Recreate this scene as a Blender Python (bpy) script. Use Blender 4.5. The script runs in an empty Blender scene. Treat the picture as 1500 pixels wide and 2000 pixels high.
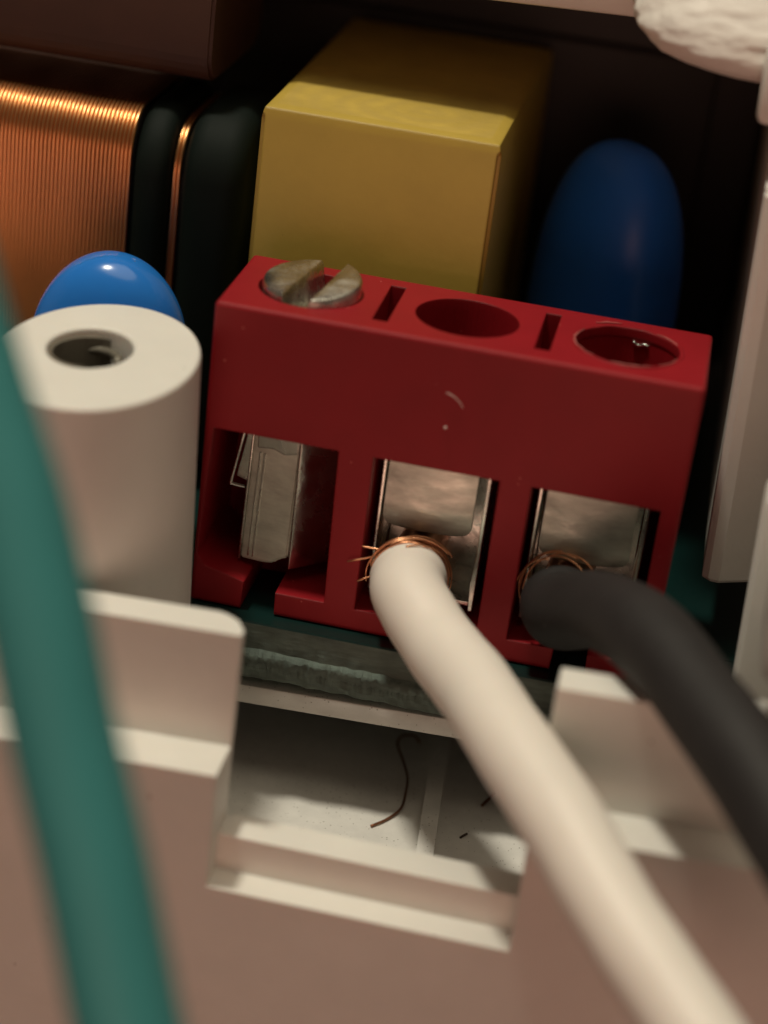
import bpy, bmesh, math, random
from mathutils import Vector, Matrix, noise
random.seed(7)
S = 0.1                      # coordinates below are millimetres, 1 Blender unit = 10 mm
sc = bpy.context.scene
sc.unit_settings.scale_length = 0.01
C = sc.collection

# ------------------------------------------------------------------ camera, world, lamps, exposure
cd = bpy.data.cameras.new('camera'); cam = bpy.data.objects.new('camera', cd); C.objects.link(cam)
sc.camera = cam
YAW, PITCH, ROLL = 0.1331, 0.4528, 0.1300
fw = Vector((-math.sin(YAW)*math.cos(PITCH), math.cos(YAW)*math.cos(PITCH), -math.sin(PITCH)))
rt = Vector((math.cos(YAW), math.sin(YAW), 0)); up = rt.cross(fw)
cr, sr = math.cos(ROLL), math.sin(ROLL)
rt, up = rt*cr + up*sr, up*cr - rt*sr
CAM = Vector((6.14, -56.88, 32.35))
cam.matrix_world = Matrix(((rt.x, up.x, -fw.x, CAM.x*S), (rt.y, up.y, -fw.y, CAM.y*S), (rt.z, up.z, -fw.z, CAM.z*S), (0, 0, 0, 1)))
cd.sensor_fit = 'VERTICAL'; cd.sensor_height = 24; cd.lens = 48
cd.clip_start = 0.05; cd.clip_end = 500
cd.dof.use_dof = True; cd.dof.focus_distance = 66.3*S
cd.dof.aperture_fstop = 0.048/(2.1*S)       # aperture 2.1 mm across

w = bpy.data.worlds.new('World'); sc.world = w; w.use_nodes = True
bg = w.node_tree.nodes['Background']
bg.inputs[0].default_value = (1.0, 0.70, 0.53, 1); bg.inputs[1].default_value = 0.07

def lamp(name, loc, target, size, power, col):
    d = bpy.data.lights.new(name, 'AREA'); d.shape = 'DISK'; d.size = size*S; d.energy = power; d.color = col
    o = bpy.data.objects.new(name, d); C.objects.link(o); o.location = Vector(loc)*S
    o.rotation_euler = (Vector(target)-Vector(loc)).to_track_quat('-Z', 'Y').to_euler()
    return o
lamp('ceiling_lamp', (-82, -20, 338), (0, 0, 2), 34, 6500, (1.0, 0.93, 0.76))
lamp('ceiling_bounce_lamp', (20, -30, 400), (0, 0, 4), 340, 3900, (1.0, 0.88, 0.66))
lamp('room_bounce_lamp', (20, -300, -40), (0, 0, 4), 200, 1600, (1.0, 0.52, 0.38))
sc.view_settings.view_transform = 'Standard'; sc.view_settings.look = 'None'
sc.view_settings.exposure = 0.12; sc.view_settings.gamma = 1.0

# ------------------------------------------------------------------ materials
def mat(name, col, rough=0.5, metal=0.0, var=0.0, vscale=3.0, bump=0.0, bscale=20.0, sss=0.0, bevel=0.0, spec=0.5, stretch=None, coat=0.0,
        speck=None, rvar=0.0):
    m = bpy.data.materials.new(name); m.use_nodes = True
    nt = m.node_tree; N = nt.nodes; L = nt.links
    b = N['Principled BSDF']
    b.inputs['Base Color'].default_value = (*col, 1); b.inputs['Roughness'].default_value = rough
    b.inputs['Metallic'].default_value = metal; b.inputs['Specular IOR Level'].default_value = spec
    if coat: b.inputs['Coat Weight'].default_value = coat; b.inputs['Coat Roughness'].default_value = 0.08
    if sss:
        b.inputs['Subsurface Weight'].default_value = sss
        b.inputs['Subsurface Radius'].default_value = (1.0*S, 0.5*S, 0.3*S); b.inputs['Subsurface Scale'].default_value = 0.6
    tc = N.new('ShaderNodeTexCoord'); src = tc.outputs['Object']
    if stretch:
        mp = N.new('ShaderNodeMapping'); mp.inputs['Scale'].default_value = stretch; L.new(src, mp.inputs[0]); src = mp.outputs[0]
    colsock = None
    if var:
        n = N.new('ShaderNodeTexNoise'); n.inputs['Scale'].default_value = vscale; n.inputs['Detail'].default_value = 6; n.inputs['Roughness'].default_value = 0.65
        L.new(src, n.inputs['Vector'])
        r = N.new('ShaderNodeValToRGB')
        r.color_ramp.elements[0].position = 0.3; r.color_ramp.elements[1].position = 0.72
        r.color_ramp.elements[0].color = (*[c*(1-var) for c in col], 1); r.color_ramp.elements[1].color = (*[min(1, c*(1+var*0.5)) for c in col], 1)
        L.new(n.outputs['Fac'], r.inputs[0]); colsock = r.outputs[0]
    if speck:
        scale, thr, scol = speck
        v = N.new('ShaderNodeTexVoronoi'); v.inputs['Scale'].default_value = scale; L.new(tc.outputs['Object'], v.inputs['Vector'])
        n2 = N.new('ShaderNodeTexNoise'); n2.inputs['Scale'].default_value = scale*0.12; L.new(tc.outputs['Object'], n2.inputs['Vector'])
        ml = N.new('ShaderNodeMath'); ml.operation = 'MULTIPLY'; L.new(n2.outputs['Fac'], ml.inputs[0]); ml.inputs[1].default_value = thr*2
        lt = N.new('ShaderNodeMath'); lt.operation = 'LESS_THAN'; L.new(v.outputs['Distance'], lt.inputs[0]); L.new(ml.outputs[0], lt.inputs[1])
        mx = N.new('ShaderNodeMix'); mx.data_type = 'RGBA'; L.new(lt.outputs[0], mx.inputs['Factor'])
        if colsock: L.new(colsock, mx.inputs['A'])
        else: mx.inputs['A'].default_value = (*col, 1)
        mx.inputs['B'].default_value = (*scol, 1); colsock = mx.outputs['Result']
    if colsock: L.new(colsock, b.inputs['Base Color'])
    if rvar:
        n = N.new('ShaderNodeTexNoise'); n.inputs['Scale'].default_value = vscale*1.7; n.inputs['Detail'].default_value = 5; L.new(src, n.inputs['Vector'])
        mr = N.new('ShaderNodeMapRange'); mr.inputs['To Min'].default_value = max(0.03, rough-rvar); mr.inputs['To Max'].default_value = min(1, rough+rvar)
        mr.inputs['From Min'].default_value = 0.3; mr.inputs['From Max'].default_value = 0.7
        L.new(n.outputs['Fac'], mr.inputs['Value']); L.new(mr.outputs[0], b.inputs['Roughness'])
    nrm = None
    if bevel:
        bv = N.new('ShaderNodeBevel'); bv.samples = 4; bv.inputs['Radius'].default_value = bevel*S; nrm = bv.outputs[0]
    if bump:
        n = N.new('ShaderNodeTexNoise'); n.inputs['Scale'].default_value = bscale; n.inputs['Detail'].default_value = 4
        L.new(src, n.inputs['Vector'])
        bp = N.new('ShaderNodeBump'); bp.inputs['Strength'].default_value = bump; bp.inputs['Distance'].default_value = 0.05*S
        L.new(n.outputs['Fac'], bp.inputs['Height'])
        if nrm: L.new(nrm, bp.inputs['Normal'])
        nrm = bp.outputs[0]
    if nrm: L.new(nrm, b.inputs['Normal'])
    return m

M = {}
M['white'] = mat('white_plastic', (0.78, 0.755, 0.70), 0.5, var=0.05, vscale=4, bump=0.12, bscale=60, sss=0.08, speck=(9, 0.035, (0.35, 0.29, 0.24)))
M['floor'] = mat('dusty_white_plastic', (0.76, 0.74, 0.70), 0.6, var=0.12, vscale=9, bump=0.2, bscale=60, speck=(55, 0.11, (0.3, 0.27, 0.23)))
M['melted'] = mat('rough_white_plastic', (0.78, 0.74, 0.68), 0.55, var=0.1, vscale=7, bump=0.5, bscale=22, stretch=(0.6, 1, 2))
M['red'] = mat('red_plastic', (0.285, 0.007, 0.013), 0.5, spec=0.3, var=0.10, vscale=5, bump=0.10, bscale=55, sss=0.05, bevel=0.10, speck=(13, 0.045, (0.5, 0.1, 0.09)))
M['redin'] = M['red']
M['tin'] = mat('tinned_metal', (0.74, 0.80, 0.70), 0.46, 0.5, var=0.30, vscale=8, bump=0.25, bscale=45, bevel=0.05, stretch=(0.7, 1, 2.0), rvar=0.12)
M['shiny'] = mat('bright_metal', (0.66, 0.70, 0.64), 0.26, 1.0, var=0.25, vscale=6, bump=0.25, bscale=25, bevel=0.04, rvar=0.1)
M['screw'] = mat('scratched_screw_metal', (0.66, 0.65, 0.58), 0.26, 0.95, var=0.4, vscale=11, bump=0.6, bscale=24, bevel=0.06, rvar=0.15)
M['copper'] = mat('bare_copper', (0.80, 0.40, 0.22), 0.3, 1.0, var=0.2, vscale=10)
M['oldcopper'] = mat('tarnished_copper', (0.30, 0.13, 0.07), 0.45, 0.8, var=0.5, vscale=14)
M['enamel'] = mat('enamelled_copper', (0.85, 0.42, 0.17), 0.30, 1.0, var=0.08, vscale=3, coat=0.3)
M['yellow'] = mat('yellow_plastic', (0.50, 0.355, 0.062), 0.42, var=0.08, vscale=3, bump=0.10, bscale=40, bevel=0.12, speck=(10, 0.03, (0.25, 0.15, 0.03)))
M['scuff'] = mat('scuffed_yellow_plastic', (0.56, 0.40, 0.08), 0.5, var=0.3, vscale=3, bump=0.3, bscale=25)
def scuff_rings(m, centre):
    # concentric tool marks with pale dust in them
    nt = m.node_tree; N = nt.nodes; L = nt.links; b = N['Principled BSDF']
    tc = N.new('ShaderNodeTexCoord'); mp = N.new('ShaderNodeMapping'); mp.inputs['Location'].default_value = [-c*S for c in centre]
    L.new(tc.outputs['Object'], mp.inputs[0])
    wv = N.new('ShaderNodeTexWave'); wv.wave_type = 'RINGS'; wv.rings_direction = 'SPHERICAL'; wv.inputs['Scale'].default_value = 4.0
    wv.inputs['Distortion'].default_value = 5.0; wv.inputs['Detail'].default_value = 3; L.new(mp.outputs[0], wv.inputs['Vector'])
    ns = N.new('ShaderNodeTexNoise'); ns.inputs['Scale'].default_value = 2.5; L.new(tc.outputs['Object'], ns.inputs['Vector'])
    ml = N.new('ShaderNodeMath'); ml.operation = 'MULTIPLY'; L.new(wv.outputs['Fac'], ml.inputs[0]); L.new(ns.outputs['Fac'], ml.inputs[1])
    mx = N.new('ShaderNodeMix'); mx.data_type = 'RGBA'; L.new(ml.outputs[0], mx.inputs['Factor'])
    old = b.inputs['Base Color'].links[0].from_socket
    L.new(old, mx.inputs['A']); mx.inputs['B'].default_value = (0.46, 0.33, 0.08, 1); L.new(mx.outputs['Result'], b.inputs['Base Color'])
scuff_rings(M['scuff'], (1.0, -2.2, 14.8))
M['blue'] = mat('blue_epoxy', (0.02, 0.20, 0.68), 0.2, var=0.06, vscale=3, bump=0.06, bscale=9, coat=0.3)
M['dblue'] = mat('deep_blue_epoxy', (0.018, 0.18, 0.75), 0.36, var=0.1, vscale=3, bump=0.1, bscale=9)
M['pcb'] = mat('green_solder_mask', (0.0025, 0.020, 0.018), 0.35, var=0.2, vscale=5)
M['fibre'] = mat('sawn_fibreglass', (0.105, 0.14, 0.12), 0.8, var=0.45, vscale=18, bump=0.5, bscale=40, stretch=(0.35, 1, 1.8))
M['wirewhite'] = mat('white_insulation', (0.84, 0.78, 0.71), 0.5, var=0.05, vscale=3, bump=0.10, bscale=16, sss=0.1)
M['wireblack'] = mat('black_insulation', (0.021, 0.019, 0.019), 0.66, var=0.3, vscale=5, bump=0.3, bscale=26, spec=0.35, speck=(9, 0.05, (0.09, 0.08, 0.08)))
M['teal'] = mat('teal_insulation', (0.05, 0.26, 0.26), 0.45, var=0.06, vscale=3)
M['dark'] = mat('dark_green_enamel', (0.0025, 0.007, 0.005), 0.7, spec=0.2, var=0.1, bump=0.2, bscale=8)
M['brown'] = mat('brown_tape', (0.06, 0.021, 0.011), 0.6, var=0.2, vscale=4, bump=0.2, bscale=12)
M['black'] = mat('black_plastic', (0.014, 0.011, 0.009), 0.55, var=0.2, vscale=3)
M['dust'] = mat('pale_fibre', (0.75, 0.55, 0.5), 0.7)
M['dirt'] = mat('brown_dirt', (0.06, 0.035, 0.025), 0.8)

# ------------------------------------------------------------------ builders
def link(name, bm, m, parent=None, smooth=False, angle=None):
    me = bpy.data.meshes.new(name)
    for v in bm.verts: v.co *= S
    bm.normal_update(); bm.to_mesh(me); bm.free()
    me.materials.append(m)
    o = bpy.data.objects.new(name, me); C.objects.link(o)
    if parent: o.parent = parent
    if smooth:
        for p in me.polygons: p.use_smooth = True
        if angle: me.set_sharp_from_angle(angle=math.radians(angle))
    return o
def tag(o, label=None, cat=None, group=None, kind=None):
    for k, v in (('label', label), ('category', cat), ('group', group), ('kind', kind)):
        if v: o[k] = v
    return o
def thing(name, loc, label, cat, group=None):
    o = bpy.data.objects.new(name, None); C.objects.link(o); o.location = Vector(loc)*S; o.empty_display_size = 0.1
    return tag(o, label, cat, group)
def box(bm, x0, x1, y0, y1, z0, z1, bev=0, seg=2):
    v = [bm.verts.new((x, y, z)) for z in (z0, z1) for y in (y0, y1) for x in (x0, x1)]
    fs = [bm.faces.new([v[i] for i in q]) for q in ((0, 2, 3, 1), (4, 5, 7, 6), (0, 1, 5, 4), (2, 6, 7, 3), (0, 4, 6, 2), (1, 3, 7, 5))]
    if bev:
        es = list({e for f in fs for e in f.edges})
        bmesh.ops.bevel(bm, geom=es, offset=bev, segments=seg, affect='EDGES', profile=0.5)
    return v
def prism(bm, pts, axis, a, b):
    """polygon in the plane perpendicular to axis, extruded from a to b"""
    def P(p, t): return {'x': (t, p[0], p[1]), 'y': (p[0], t, p[1]), 'z': (p[0], p[1], t)}[axis]
    A = [bm.verts.new(P(p, a)) for p in pts]; B = [bm.verts.new(P(p, b)) for p in pts]
    n = len(pts); fs = [bm.faces.new(A), bm.faces.new(B[::-1])]
    for i in range(n): fs.append(bm.faces.new((A[i], B[i], B[(i+1) % n], A[(i+1) % n])))
    bmesh.ops.recalc_face_normals(bm, faces=fs)
    return fs
def cyl(bm, x, y, r, z0, z1, ry=None, n=48, tilt=0.0):
    ry = ry or r
    pts = [(x+r*math.cos(2*math.pi*i/n), y+ry*math.sin(2*math.pi*i/n)) for i in range(n)]
    A = [bm.verts.new((p[0], p[1], z0)) for p in pts]; B = [bm.verts.new((p[0], p[1], z1+tilt*(p[1]-y))) for p in pts]
    fs = [bm.faces.new(A[::-1]), bm.faces.new(B)]
    for i in range(n): fs.append(bm.faces.new((A[i], A[(i+1) % n], B[(i+1) % n], B[i])))
    return fs
def newbm(): return bmesh.new()
def apply_mods(o):
    dg = bpy.context.evaluated_depsgraph_get(); dg.update()
    me = bpy.data.meshes.new_from_object(o.evaluated_get(dg)); old = o.data
    o.modifiers.clear(); o.data = me; bpy.data.meshes.remove(old)
def carve(o, cutters, bevel=0.0, seg=2):
    tmp = []
    for cb in cutters:
        bmesh.ops.recalc_face_normals(cb, faces=cb.faces[:])
        c = link('cutter', cb, o.data.materials[0]); tmp.append(c)
        md = o.modifiers.new('cut', 'BOOLEAN'); md.operation = 'DIFFERENCE'; md.solver = 'EXACT'; md.object = c
    if bevel:
        md = o.modifiers.new('bev', 'BEVEL'); md.width = bevel*S; md.segments = seg; md.limit_method = 'ANGLE'; md.angle_limit = math.radians(40); md.use_clamp_overlap = True; md.harden_normals = True
    if bevel:
        for p in o.data.polygons: p.use_smooth = True
    bpy.context.view_layer.update()
    apply_mods(o)
    for c in tmp:
        me = c.data; bpy.data.objects.remove(c); bpy.data.meshes.remove(me)
def cb(*a, **k):
    b = newbm(); box(b, *a, **k); return b
def spline(pts, n=10):
    P = [Vector(p) for p in pts]; P = [P[0]*2-P[1]] + P + [P[-1]*2-P[-2]]
    out = []
    for i in range(1, len(P)-2):
        a, b, c, d = P[i-1:i+3]
        for k in range(n):
            t = k/n
            out.append(0.5*((2*b)+(c-a)*t+(2*a-5*b+4*c-d)*t*t+(3*b-a-3*c+d)*t**3))
    out.append(P[-2]); return out
def tube(bm, path, r, seg=8, cap=True, round_start=False):
    path = [Vector(p) for p in path]; R = r if callable(r) else (lambda t: r)
    t0 = (path[1]-path[0]).normalized(); nrm = t0.orthogonal().normalized(); rings = []
    for i, p in enumerate(path):
        t = (path[min(i+1, len(path)-1)]-path[max(i-1, 0)]).normalized()
        nrm = (nrm - t*nrm.dot(t)).normalized(); bi = t.cross(nrm)
        rr = R(i/(len(path)-1))
        rings.append([bm.verts.new(p+(nrm*math.cos(2*math.pi*k/seg)+bi*math.sin(2*math.pi*k/seg))*rr) for k in range(seg)])
    for a, b in zip(rings, rings[1:]):
        for k in range(seg): bm.faces.new((a[k], a[(k+1) % seg], b[(k+1) % seg], b[k]))
    if cap: bm.faces.new(rings[0][::-1]); bm.faces.new(rings[-1])

# ------------------------------------------------------------------ the enclosure (tilted 2 degrees against the board)
enc = thing('plastic_enclosure', (0, 0, 0), 'off-white plastic housing with notched wall in front, open above a circuit board', 'enclosure')
enc.rotation_euler = (0, math.radians(-2.2), 0)
b = newbm()
prism(b, [(-9, -16), (-6.2, -16), (-6.2, 3.55), (-7.4, 3.55), (-7.4, -0.2), (-9, -0.2)], 'x', -34, 13.2)
front = link('front_wall', b, M['white'], enc)
nb = newbm(); prism(nb, [(-10, -4.2), (-8.05, -4.2), (-8.05, -2.95), (-6.9, -2.95), (-6.9, -6.0), (-5, -6.0), (-5, 8), (-10, 8)], 'x', -4.05, 4.95)
ch = newbm(); prism(ch, [(-5.0, -6.1), (-5.0, -6.2), (-4.7, -6.3), (-4.35, -6.55), (-4.15, -6.9), (-4.05, -7.1), (-3.9, -7.1), (-3.9, -6.1)], 'z', -3.6, 5)
carve(front, [nb, ch], bevel=0.30, seg=3)
b = newbm(); box(b, -34, 13.2, -6.195, 42, -7.2, -6.27); link('floor', b, M['floor'], enc)
# beam that carries the board edge over the open floor, and a low dividing rib on the floor
b = newbm(); box(b, -7.2, 13.2, -0.42, 0.3, -2.98, -2.3, 0.06); link('board_beam', b, M['floor'], enc, True, 30)
for x in (-7.0, 4.9, 12.0):
    b = newbm(); box(b, x-0.3, x+0.3, 0.32, 0.9, -6.265, -2.3); link('beam_post', b, M['floor'], enc)
b = newbm(); prism(b, [(1.48, -6.885), (2.04, -6.885), (0.86, 6.8), (0.30, 6.8)], 'z', -6.275, -5.72); link('floor_rib', b, M['floor'], enc)
# round boss with an off-centre screw hole
b = newbm(); cyl(b, -9.95, -2.35, 3.05, -6.0, 9.35, ry=3.55, n=72, tilt=0.09)
boss = link('screw_boss', b, M['white'], enc)
h = newbm(); cyl(h, -10.62, -2.0, 1.27, 2.0, 14, ry=1.32, n=40)
carve(boss, [h], bevel=0.13, seg=2)
b = newbm()
tube(b, [(-10.62+1.2*math.cos(a*0.45), -2.0+1.25*math.sin(a*0.45), 8.95-a*0.045) for a in range(90)], 0.15, 6)
link('screw_thread', b, mat('grey_threaded_plastic', (0.22, 0.20, 0.16), 0.45, 0.4, var=0.3), enc, smooth=True)
b = newbm(); cyl(b, -10.62, -2.0, 1.262, 2.02, 9.22, ry=1.312, n=40)
sl = link('dark_sleeve', b, bpy.data.materials['grey_threaded_plastic'], enc, True, 35)  # dark lining added so the inside of the hole looks shaded
h = newbm(); cyl(h, -10.62, -2.0, 1.12, 2.3, 12, ry=1.17, n=40); carve(sl, [h])
# right side: inner wall, rear pillar hanging over the board, bright rounded lip nearer the camera
b = newbm(); box(b, 10.1, 13.2, -1.6, 0.6, -6.1, 7.5, 0.3); link('side_wall', b, M['white'], enc, True, 30)
b = newbm(); prism(b, [(8.75, 3.2), (8.95, 3.0), (9.3, 2.95), (13.2, 4.6), (13.2, 41.9), (8.75, 41.9)], 'z', 2.3, 15.3); bmesh.ops.bevel(b, geom=[e_ for e_ in b.edges if abs(e_.verts[0].co.z-e_.verts[1].co.z) < 1e-6 and max(v.co.y for v in e_.verts) < 5], offset=0.15, segments=3, affect='EDGES'); link('rear_side_wall', b, M['white'], enc, True, 30)
b = newbm(); box(b, 8.15, 13.2, 4.0, 9.9, 17.0, 19.2, 0.25); link('side_tab', b, M['white'], enc, True, 30)
b = newbm(); box(b, 10.45, 13.2, -8.0, -4.3, 4.9, 11.0, 0.45, 3); link('side_lip', b, M['white'], enc, True, 30)
# roof at the back, its broken end hanging at the upper right
b = newbm(); box(b, -34, 13.2, 9.6, 42, 18.55, 20.3, 0.2); link('roof', b, M['white'], enc, True, 30)
b = newbm(); box(b, -34, 13.2, 42, 43, -7.2, 20.3); link('back_wall', b, M['white'], enc)
b = newbm(); box(b, -35, -34.005, -9, 43, -16, 20.3); link('left_wall', b, M['white'], enc)
b = newbm()
bmesh.ops.create_icosphere(b, subdivisions=6, radius=1)
for v in b.verts:
    c = v.co.copy(); q = [abs(k)**0.72*(1 if k > 0 else -1) for k in c]
    p = Vector((9.15+q[0]*5.3, 7.9+q[1]*2.8, 20.2+q[2]*2.4))
    ridge = max(0.0, min(1.0, (p.z-18.2)*1.2))
    p.y += max(0.0, p.z-17.9)*0.8-1.0
    d = noise.fractal(Vector((p.x*0.5, p.y*0.9, p.z*1.6)), 1.0, 2.1, 6)*(0.06+0.13*ridge)
    v.co = p + c*d
link('broken_roof_boss', b, M['melted'], enc, True)

# ------------------------------------------------------------------ circuit board
pcb = thing('circuit_board', (0, 0, 0), 'dark green circuit board with rough sawn edge under the red terminal block', 'circuit board')
b = newbm()
def prof(x):
    n1 = lambda k, s=1.0: noise.noise(Vector((x*s, k*7.3, 0.5)))
    return [(0.4, 0.0), (-0.58, 0.0), (-0.62, -0.06), (-0.60+0.05*n1(1, 3), -0.55), (-0.62+0.07*n1(2, 3), -0.98+0.05*n1(3, 2)),
            (-0.80+0.12*n1(4, 2.5)+0.12*n1(5, 9)+0.06*n1(15, 21), -1.10+0.08*n1(6, 5)), (-0.82+0.14*n1(7, 3)+0.12*n1(8, 11), -1.24+0.08*n1(9, 6)),
            (-0.72+0.14*n1(10, 3)+0.10*n1(11, 12), -1.5), (-0.68+0.14*n1(12, 4), -1.75), (-0.6+0.10*n1(13, 3), -2.02), (0.4, -2.05)]
xs = [-7.3+i*0.05 for i in range(405)]
cols = [[b.verts.new((x, *p)) for p in prof(x)] for x in xs]
for A, B in zip(cols, cols[1:]):
    for k in range(len(A)-1): b.faces.new((A[k], A[k+1], B[k+1], B[k]))
edge = link('sawn_edge', b, M['fibre'], pcb)
edge.data.materials.append(M['pcb'])
npf = len(cols[0])-1
for i, p in enumerate(edge.data.polygons):
    if i % npf < 2: p.material_index = 1
    p.use_smooth = (i % npf) in (5, 6)
b = newbm()
prism(b, [(-7.3, 0.4), (12.95, 0.4), (12.95, 2.9), (8.6, 2.9), (8.6, 2.95), (12.95, 2.95), (12.95, 41), (-33, 41), (-33, 2.2), (-7.3, 2.2)], 'z', -2.05, 0.0)
link('board', b, M['pcb'], pcb)

# ------------------------------------------------------------------ red terminal block
H, D = 10.34, 4.81
tb = thing('terminal_block', (0, D/2, 0), 'red plastic terminal block with three screw holes and open wire windows', 'terminal block')
def at_tb(o):
    o.location = Vector((0, -D/2, 0))*S; return o
b = newbm(); box(b, -7.42, 7.52, 0, D, 0.02, H, 0.12, 2)
blk = at_tb(link('housing', b, M['red'], tb))
cut = []
WIN = ((-7.12, -3.12), (-2.02, 1.95), (2.93, 6.92))
for i, (x0, x1) in enumerate(WIN):
    c = newbm()
    if i == 0: prism(c, [(x0, 6.2), (x1, 6.2), (x1+0.1, 0.85), (-5.0, 0.85), (-7.0, 1.35), (-7.3, 1.7)], 'y', -0.5, 4.1)
    else: prism(c, [(x0, 6.2), (x1, 6.2), (x1, 0.82), (x0, 0.82)], 'y', -0.5, 4.1)
    cut.append(c)
for x in (-5.0, 0.0, 5.0):
    c = newbm(); cyl(c, x, 2.42, 1.62, 6.9, 12, n=56); cut.append(c)
for x in (-2.5, 2.5): cut.append(cb(x-0.22, x+0.26, 0.85, 4.1, H-2.2, 12))
for x in (-5.15, -0.05, 5.0):
    c = newbm(); prism(c, [(x-0.62, -0.3), (x+0.55, -0.3), (x+0.5, 1.6), (x-0.5, 1.6)], 'y', -0.5, 3.0); cut.append(c)
carve(blk, cut)
blk.parent = tb
b = newbm(); cyl(b, 5, 2.42, 1.73, H-0.3, H+0.035, n=56)
# raised burr round the worn third hole and the rims
rim = at_tb(link('worn_rim', b, M['red'], tb))
c = newbm(); cyl(c, 5, 2.42, 1.60, 6, 12, n=56); carve(rim, [c])
for v in rim.data.vertices:
    if v.co.z > H*S: v.co.z += 0.05*S*(noise.noise(v.co*18)-0.3)
SCUFF = mat('scuffed_red', (0.45, 0.12, 0.11), 0.7)
for a0, a1, rr in ((150, 235, 1.63), (255, 300, 1.66), (20, 60, 1.64), (100, 128, 1.9), (310, 345, 1.62)):
    b = newbm()
    pp = [(5+rr*math.cos(math.radians(a0+(a1-a0)*k/8))+random.uniform(-.03, .03), 2.42+rr*math.sin(math.radians(a0+(a1-a0)*k/8))+random.uniform(-.03, .03), H+0.03) for k in range(9)]
    tube(b, pp, lambda t: 0.012+0.022*math.sin(t*math.pi)*random.uniform(.3, 1.2), 5)
    at_tb(link('scuff', b, SCUFF, tb, True))
# slotted screw standing out of the first hole
b = newbm(); cyl(b, 0, 0, 1.54, -3.9, -0.722, n=48)
def half(sign, w0, w1, ztop, lean):
    # one side of the slotted head: flat walls towards the slot, round outside, chamfered rim
    rows = []
    for z, r, wd in ((-0.72, 1.54, w0), (ztop-0.16, 1.56, w1-0.03), (ztop-0.04, 1.50, w1+0.02), (ztop, 1.38, w1+0.10)):
        a0 = math.asin(min(1, wd/r)); a1 = math.pi-a0; row = []
        for k in range(19):
            a = a0+(a1-a0)*k/18
            row.append(Vector((sign*r*math.sin(a), r*math.cos(a)*1.0, z+lean*r*math.cos(a)*(1 if z > 0 else 0))))
        for k in range(1, 7):
            y = row[18].y+(row[0].y-row[18].y)*k/7
            jag = 0.09*noise.noise(Vector((y*3, sign*4, z)))*(1 if z > -0.5 else 0)
            row.append(Vector((sign*(wd+jag), y, z+lean*y*(1 if z > 0 else 0)+jag*0.4)))
        rows.append([b.verts.new(v) for v in row])
    fs = []
    for A, B in zip(rows, rows[1:]):
        n = len(A)
        for k in range(n): fs.append(b.faces.new((A[k], A[(k+1) % n], B[(k+1) % n], B[k])))
    fs.append(b.faces.new(rows[-1])); fs.append(b.faces.new(rows[0][::-1]))
half(-1, 0.22, 0.34, 0.30, 0.03); half(1, 0.40, 0.56, 0.34, 0.08)
bmesh.ops.recalc_face_normals(b, faces=b.faces[:])
sw = link('screw', b, M['screw'], tb, True, 28); sw.rotation_euler = (math.radians(4), math.radians(-2), math.radians(-12))
sw.location = Vector((-4.95, 2.42-D/2, H+0.10))*S
# clamps
def plate(name, x0, x1, ztop, zbot, r, th, m, loc, rx, rz):
    """pressure tongue: rounded lower corners, lower edge curling backwards"""
    bm = newbm(); NZ, NX = 26, 10; F_, B_ = [], []
    for i in range(NZ+1):
        z = ztop+(zbot-ztop)*(i/NZ)**0.8; h = z-zbot
        ins = r-math.sqrt(max(0, r*r-(r-h)**2)) if h < r else 0
        curl = (max(0, 1.0-h)**2)*0.55
        rowf, rowb = [], []
        for k in range(NX+1):
            t = k/NX; x = (x0+ins)+(x1-x0-2*ins)*t; bow = 0.10*(2*t-1)**2+0.02*noise.noise(Vector((x*2, z*2, x0)))
            rowf.append(bm.verts.new((x, bow+curl, z))); rowb.append(bm.verts.new((x, bow+curl+th, z)))
        F_.append(rowf); B_.append(rowb)
    for i in range(NZ):
        for k in range(NX):
            bm.faces.new((F_[i][k], F_[i+1][k], F_[i+1][k+1], F_[i][k+1])); bm.faces.new((B_[i][k], B_[i][k+1], B_[i+1][k+1], B_[i+1][k]))
        bm.faces.new((F_[i][0], B_[i][0], B_[i+1][0], F_[i+1][0])); bm.faces.new((F_[i][NX], F_[i+1][NX], B_[i+1][NX], B_[i][NX]))
    for k in range(NX):
        bm.faces.new((F_[0][k], F_[0][k+1], B_[0][k+1], B_[0][k])); bm.faces.new((F_[NZ][k], B_[NZ][k], B_[NZ][k+1], F_[NZ][k+1]))
    bmesh.ops.recalc_face_normals(bm, faces=bm.faces[:])
    o = link(name, bm, m, tb, True, 50); o.location = Vector((loc[0], loc[1]-D/2, loc[2]))*S; o.rotation_euler = (rx, 0, rz)
    return o
# window one: empty clamp turned so that one bright face and one dark face show
b = newbm(); prism(b, [(-1.62, 6.1), (0.0, 6.1), (0.0, 1.72), (-0.25, 1.62), (-0.45, 1.42), (-0.8, 1.34), (-1.62, 1.30)], 'y', 0, 0.5)
bmesh.ops.bevel(b, geom=b.edges[:], offset=0.06, segments=2, affect='EDGES')
o = link('clamp_face', b, M['tin'], tb, True, 40); o.location = Vector((-4.55, 0.75-D/2, 0))*S; o.rotation_euler = (math.radians(-3), 0, math.radians(-10))
b = newbm(); prism(b, [(-1.5, 6.05), (-0.02, 6.05), (-0.05, 5.35), (-0.5, 5.2), (-0.9, 5.32), (-1.45, 5.22)], 'y', -0.06, 0.1)
bmesh.ops.bevel(b, geom=b.edges[:], offset=0.04, segments=2, affect='EDGES')
o2 = link('solder_smear', b, M['shiny'], o, True, 40)
for x in (-1.36, -1.2):
    b = newbm(); prism(b, [(x, 5.1), (x+0.07, 5.1), (x+0.06, 1.5), (x, 1.45)], 'y', -0.035, 0.05); link('ridge', b, M['shiny'], o)
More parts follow.
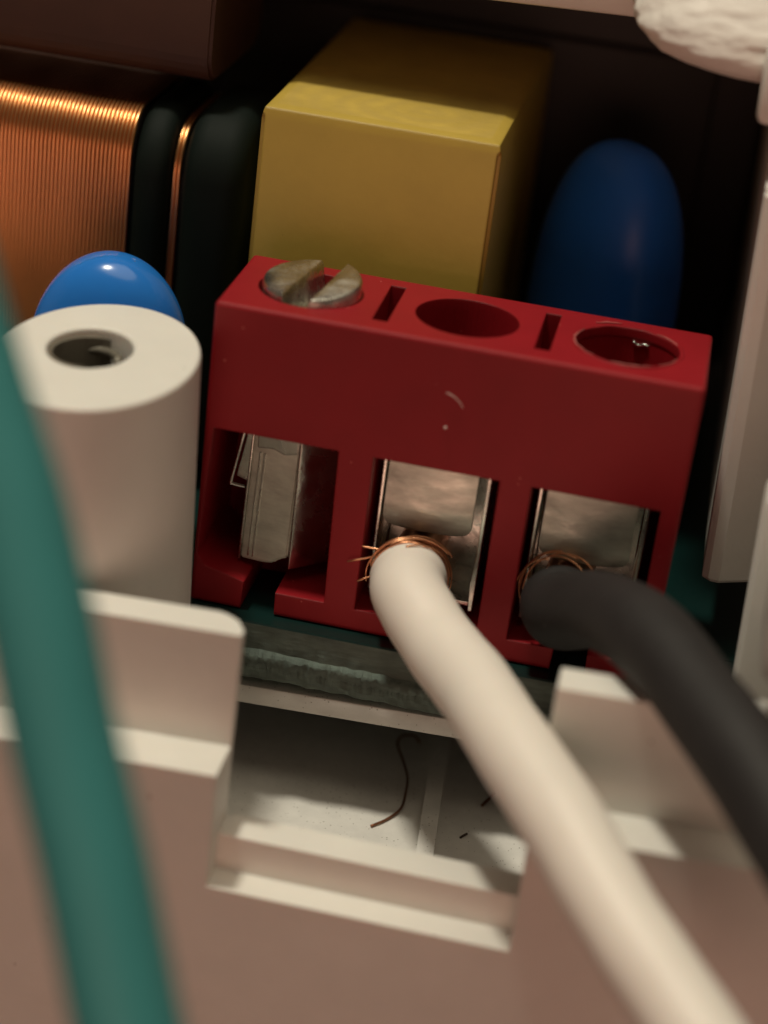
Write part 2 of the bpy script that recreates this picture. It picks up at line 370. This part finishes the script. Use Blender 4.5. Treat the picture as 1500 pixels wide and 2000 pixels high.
b = newbm(); box(b, -1.68, -1.60, -0.03, 0.52, 1.25, 6.0, 0.02); link('cut_edge', b, M['shiny'], o, True, 40)
b = newbm(); box(b, 0, 0.12, 0, 1.75, 1.4, 6.0, 0.03); o = link('clamp_side', b, M['shiny'], tb, True, 40)
o.location = Vector((-4.50, 0.78-D/2, 0))*S; o.rotation_euler = (0, 0, math.radians(-44))
b = newbm(); tube(b, spline([(-6.35, 1.3, 6.0), (-6.5, 1.2, 5.0), (-6.66, 1.15, 3.95), (-6.62, 1.15, 3.86), (-6.2, 1.3, 3.75)], 6), 0.055, 6)
o = at_tb(link('clamp_edge', b, M['shiny'], tb, True))
b = newbm(); prism(b, [(-6.27, 6.0), (-6.42, 5.0), (-6.58, 4.0), (-6.15, 3.85), (-6.1, 6.0)], 'y', 1.5, 1.58)
at_tb(link('clamp_strip', b, M['shiny'], tb))
# windows two and three: pressure tongue between two cage sides
for (xc, dx, m2) in ((0.0, 0.0, 'tin'), (4.95, 0.08, 'tin')):
    o = plate('clamp_face', -1.62, 1.24, 6.15, 3.45 if xc == 0 else 3.4, 0.5, 0.28, M[m2], (xc+dx, 0.35, 0), math.radians(-7), math.radians(2))
    b = newbm(); prism(b, [(1.52, 6.15), (1.66, 6.15), (1.66, 1.2), (1.5, 1.2), (1.44, 2.2), (1.52, 3.2)], 'y', 0.62, 3.6)
    bmesh.ops.bevel(b, geom=b.edges[:], offset=0.03, segments=1, affect='EDGES')
    o = link('clamp_side', b, M['shiny'], tb, True, 30); o.location = Vector((xc, -D/2, 0))*S
    b = newbm(); box(b, -1.82, -1.70, 0.9, 3.6, 1.2, 6.1, 0.03); o = link('clamp_side', b, M['shiny'], tb, True, 30); o.location = Vector((xc, -D/2, 0))*S
    b = newbm(); box(b, -1.68, 1.48, 3.5, 3.62, 1.2, 6.1); o = link('clamp_back', b, M['shiny'], tb); o.location = Vector((xc, -D/2, 0))*S
    b = newbm(); box(b, -1.68, 1.48, 1.0, 3.49, 1.2, 1.34); o = link('clamp_bottom', b, M['shiny'], tb); o.location = Vector((xc, -D/2, 0))*S

# ------------------------------------------------------------------ cables
def strands(parent, centre, axis, r0, specs):
    axis = Vector(axis).normalized(); u_ = Vector((1, 0, 0)); u_ = (u_-axis*u_.dot(axis)).normalized(); v_ = axis.cross(u_)
    if v_.z < 0: v_ = -v_
    for (a0, a1, dr, off, flick) in specs:
        pts = []
        for k in range(15):
            t = k/14; a = math.radians(a0+(a1-a0)*t); r = r0+dr+0.10*math.sin(t*math.pi*1.3+dr*9)
            pts.append(Vector(centre)+(u_*math.cos(a)+v_*math.sin(a))*r+axis*(off+0.25*math.sin(t*3)))
        if flick: pts.append(pts[-1]+Vector(flick))
        bm = newbm(); tube(bm, spline(pts, 3), 0.028, 6); link('copper_strand', bm, M['copper'], parent, True)
wc = thing('white_cable', (0, 0, 0), 'white insulated wire running from the middle window over the notch to the lower edge', 'wire')
wpath = spline([(-0.46, 0.15, 2.35), (-0.17, -1.15, 2.30), (1.13, -2.99, 1.85), (2.51, -5.14, 1.88), (3.70, -7.35, 1.90), (5.74, -10.21, 1.37), (7.64, -12.83, 0.53), (9.83, -15.26, -0.45), (12.3, -18.0, -1.6)], 14)
b = newbm(); tube(b, wpath, lambda t: 1.17+0.012*math.sin(t*23)+0.008*math.sin(t*71+1)+0.05*max(0, 1-abs(t-0.03)/0.03)-(0.07 if t < 0.004 else 0), 40)
ins = link('insulation', b, M['wirewhite'], wc, True, 60)
b = newbm(); tube(b, spline([(-0.38, -0.05, 2.2), (-0.5, 1.0, 2.35), (-0.4, 3.2, 2.3)], 6), 0.75, 16); link('copper_core', b, M['copper'], wc, True, 60)
rnd = random.Random(3)
ax = Vector((-0.2, 0.95, 0.2))
strands(wc, (-0.38, 0.05, 2.22), ax, 1.18, [(172, 8, 0.02, 0.1, None), (160, -12, 0.10, 0.0, None), (150, 2, 0.16, 0.2, None), (168, 30, 0.07, 0.3, None),
        (120, -20, 0.22, 0.15, None), (100, -25, 0.14, -0.05, None), (40, 152, 0.24, 0.2, (-0.75, -0.1, -0.28)), (30, 140, 0.20, 0.35, (-0.95, 0, 0.0)), (60, 176, 0.05, 0.05, (-0.5, -0.2, -0.25)), (190, 95, 0.12, 0.12, None)])
bc = thing('black_cable', (0, 0, 0), 'black insulated wire bending from the right window down past the enclosure wall', 'wire')
bpath = spline([(4.32, 0.15, 2.55), (4.55, -0.75, 2.62), (5.62, -2.8, 3.95), (6.75, -4.9, 4.75), (7.75, -6.6, 4.95), (8.85, -8.4, 4.75), (10.3, -10.6, 4.35), (12.2, -13.4, 3.3), (14.6, -17, 2.2)], 12)
b = newbm(); tube(b, bpath, lambda t: 1.20+0.03*math.sin(t*19)-(0.12 if t < 0.004 else 0), 40)
link('insulation', b, M['wireblack'], bc, True, 60)
b = newbm(); tube(b, spline([(4.3, -0.05, 2.5), (4.35, 1.0, 2.5), (4.5, 3.2, 2.4)], 6), 0.75, 16); link('copper_core', b, M['copper'], bc, True, 60)
strands(bc, (4.3, 0.1, 2.55), (0.1, 0.97, -0.05), 1.22, [(60, 178, 0.02, 0.0, None), (75, 215, 0.16, 0.1, None), (95, 190, 0.26, 0.15, None), (110, 222, 0.08, -0.1, None), (185, 236, -0.22, -0.35, None), (50, 150, 0.12, 0.2, None)])
tc_ = thing('teal_cable', (0, 0, 0), 'blurred teal wire crossing the left foreground from top to bottom', 'wire')
b = newbm(); tube(b, spline([(-11.89, -17.25, 22.01), (-10.53, -17.53, 20.38), (-9.75, -17.88, 18.68), (-8.72, -18.44, 16.34), (-7.70, -19.20, 14.50), (-6.60, -19.99, 12.65),  (-5.67, -20.8, 10.77), (-4.72, -21.7, 8.62), (-3.48, -22.8, 6.1), (-2.23, -24, 3.3), (-1.1, -25, 1.0), (0.2, -26, -1.6)], 8), 1.17, 32)
link('insulation', b, M['teal'], tc_, True, 60)

# ------------------------------------------------------------------ components on the board
yc = thing('yellow_capacitor', (-4, 11, 0), 'yellow rectangular capacitor box standing behind the red block', 'capacitor')
b = newbm(); box(b, -3.98, 3.9, -4.5, 10.0, 0.3, 14.78)
te = [e_ for e_ in b.edges if all(v.co.z > 14 for v in e_.verts)]
bmesh.ops.bevel(b, geom=te, offset=0.42, segments=2, affect='EDGES', profile=0.62)
ve = [e_ for e_ in b.edges if abs(e_.verts[0].co.z-e_.verts[1].co.z) > 5]
bmesh.ops.bevel(b, geom=ve, offset=0.13, segments=2, affect='EDGES')
case = link('case', b, M['yellow'], yc, True, 20); case.data.materials.append(M['scuff'])
for p in case.data.polygons:
    if p.normal.z > 0.99: p.material_index = 1
for x in (-3, 3):
    b = newbm(); tube(b, [(x, 0, -2.6), (x, 0, 0.4)], 0.3, 10); link('lead', b, M['tin'], yc, True, 60)

def disc(name, loc, rx, rz, th, rot, m, label, lean=0.0, ex=2.0):
    t = thing(name, (loc[0], loc[1], 0), label, 'capacitor')
    bm = newbm(); bmesh.ops.create_uvsphere(bm, u_segments=64, v_segments=40, radius=1)
    for v in bm.verts:
        c = v.co; rr = math.sqrt(c.x*c.x+c.z*c.z)
        yy = (abs(c.y)**0.8)*(1 if c.y > 0 else -1)
        k = ((abs(c.x)**ex+abs(c.z)**ex)**(-1/ex)*rr) if rr > 1e-6 else 1
        v.co = Vector((c.x*k*rx, yy*th, c.z*k*rz+loc[2]))
    o = link('body', bm, m, t, True)
    for x in (-rx*0.5, rx*0.5):
        bm = newbm(); tube(bm, [(x, 0, -2.6), (x, 0, loc[2]-rz*0.72)], 0.3, 10); link('lead', bm, M['tin'], t, True, 60)
    t.rotation_euler = (lean, 0, rot)
    return t
disc('disc_capacitor', (-11.5, 2.9, 6.9), 2.55, 3.3, 1.7, math.radians(6), M['blue'], 'small glossy light blue disc capacitor peeking out behind the white screw post')
disc('disc_capacitor', (3.55, 14.0, 6.9), 2.9, 6.6, 2.2, math.radians(-38), M['dblue'], 'large dark blue disc capacitor in shadow behind the right half of the red block', ex=2.5)

ind = thing('inductor', (-15, 11, 0), 'copper wound inductor with dark flanges and brown core at upper left', 'inductor')
def rrect(x, y0, y1, z0, z1, r, n=6):
    out = []
    for (cy, cz, a0) in ((y1-r, z1-r, 0), (y0+r, z1-r, 90), (y0+r, z0+r, 180), (y1-r, z0+r, 270)):
        for k in range(n+1):
            a = math.radians(a0+90*k/n); out.append((cy+r*math.cos(a), cz+r*math.sin(a)))
    return out
def loc_ind(o): o.location = Vector((15, -11, 0))*S; return o
sect = rrect(0, 8.0, 14.5, 3.6, 13.35, 1.5, 7)
path = []; PITCH_W = 0.142; turns = int((20.0-12.62)/PITCH_W)
for t in range(turns):
    for k, (y, z) in enumerate(sect):
        f = (t+k/len(sect)); wob = 0.012*math.sin(t*12.9898)
        path.append((-12.62-f*PITCH_W+wob*0.4, y+wob*(1 if y < 11 else -1), z+wob))
b = newbm(); tube(b, path, 0.074, 6); loc_ind(link('winding', b, M['enamel'], ind, True))
def slab(name, x0, x1, y0, y1, z0, z1, r, m, bev=0.3):
    bm = newbm(); prism(bm, rrect(0, y0, y1, z0, z1, r, 8), 'x', x0, x1)
    es = [e for e in bm.edges if abs(e.verts[0].co.x-e.verts[1].co.x) < 1e-6]
    bmesh.ops.bevel(bm, geom=es, offset=bev, segments=4, affect='EDGES', profile=0.5)
    return loc_ind(link(name, bm, m, ind, True, 50))
slab('core', -20, -12.6, 8.2, 14.3, 3.8, 13.2, 1.4, M['black'], 0.1)
slab('flange', -12.55, -11.30, 7.75, 14.8, 0.4, 13.5, 2.2, M['dark'], 0.5)
slab('flange', -10.85, -8.7, 7.7, 14.8, 0.4, 13.6, 2.2, M['dark'], 0.7)
slab('spool', -11.29, -10.86, 8.6, 14.2, 0.4, 12.6, 1.8, M['black'], 0.05)
s2 = rrect(0, 8.35, 14.4, 0.6, 13.0, 1.6, 7)
b = newbm(); tube(b, [(-10.98-(t+k/len(s2))*0.14, y, z) for t in range(2) for k, (y, z) in enumerate(s2)], 0.09, 6)
loc_ind(link('second_winding', b, M['enamel'], ind, True))
b = newbm(); prism(b, rrect(0, 8.9, 16, 14.35, 18.2, 1.1, 6), 'x', -22, -10.4)
bmesh.ops.bevel(b, geom=b.edges[:], offset=0.12, segments=2, affect='EDGES')
loc_ind(link('taped_core', b, M['brown'], ind, True, 50))
tr = thing('black_backing', (0, 26.5, 0), 'black component at the back of the enclosure, widened to keep the background dark', 'backdrop')  # partly invented: widened black box hides the pale wall, keeping the background dark
b = newbm(); box(b, -16, 8.4, -4, 8, 0.05, 18.0, 0.5, 3); link('backing_box', b, M['black'], tr, True, 40)
b = newbm(); box(b, -13, 6.2, -4.6, -4.01, 2, 15, 0.2, 2); link('core', b, M['black'], tr, True, 40)

# ------------------------------------------------------------------ loose copper, lint and dirt
def bit(name, pts, r, m, label, cat, group=None, seg=6, n=6):
    bm = newbm(); tube(bm, spline(pts, n), r, seg); o = link(name, bm, m, None, True); return tag(o, label, cat, group)
bit('copper_clipping', [(0.30, 4.0, -6.12), (0.05, 4.25, -6.05), (-0.35, 4.0, -6.0), (-0.40, 3.4, -5.98), (-0.08, 2.60, -6.0), (0.29, 1.60, -6.05), (0.40, 0.60, -6.1), (0.39, -0.19, -6.15), (0.05, -0.88, -6.2), (-0.37, -1.41, -6.22)], 0.045, M['oldcopper'], 'curly strand of bare copper lying on the white floor inside the notch', 'copper strand')
bit('copper_clipping', [(3.3, 1.75, -6.06), (3.15, 1.3, -6.04), (2.98, 0.85, -6.06)], 0.055, M['oldcopper'], 'short dark copper scrap on the floor right beside the white wire', 'copper strand')
bit('dirt_speck', [(2.74, -0.85, -6.13), (2.66, -0.99, -6.12), (2.56, -1.15, -6.13)], 0.04, M['dirt'], 'tiny dark speck behind the notch wall, left of the white wire', 'dirt')
bit('lint_fibre', [(-0.05, -0.04, 8.78), (0.15, -0.06, 8.72), (0.38, -0.05, 8.55), (0.5, -0.04, 8.38)], 0.014, M['dust'], 'fine curved pale hair stuck to the front of the red block', 'lint')
bit('dust_speck', [(0.03, -0.03, 7.62), (0.09, -0.04, 7.66)], 0.045, M['dust'], 'pale dust speck below the hair on the red block', 'dust')
bit('glint_sliver', [(5.10, 3.97, 9.95), (5.28, 3.96, 9.86), (5.45, 3.93, 9.93), (5.6, 3.9, 9.9)], 0.05, M['shiny'], 'tiny bright sliver imitating the glints on the back wall of the rightmost screw hole', 'glint')  # shiny burr added to imitate glints at the back of the hole
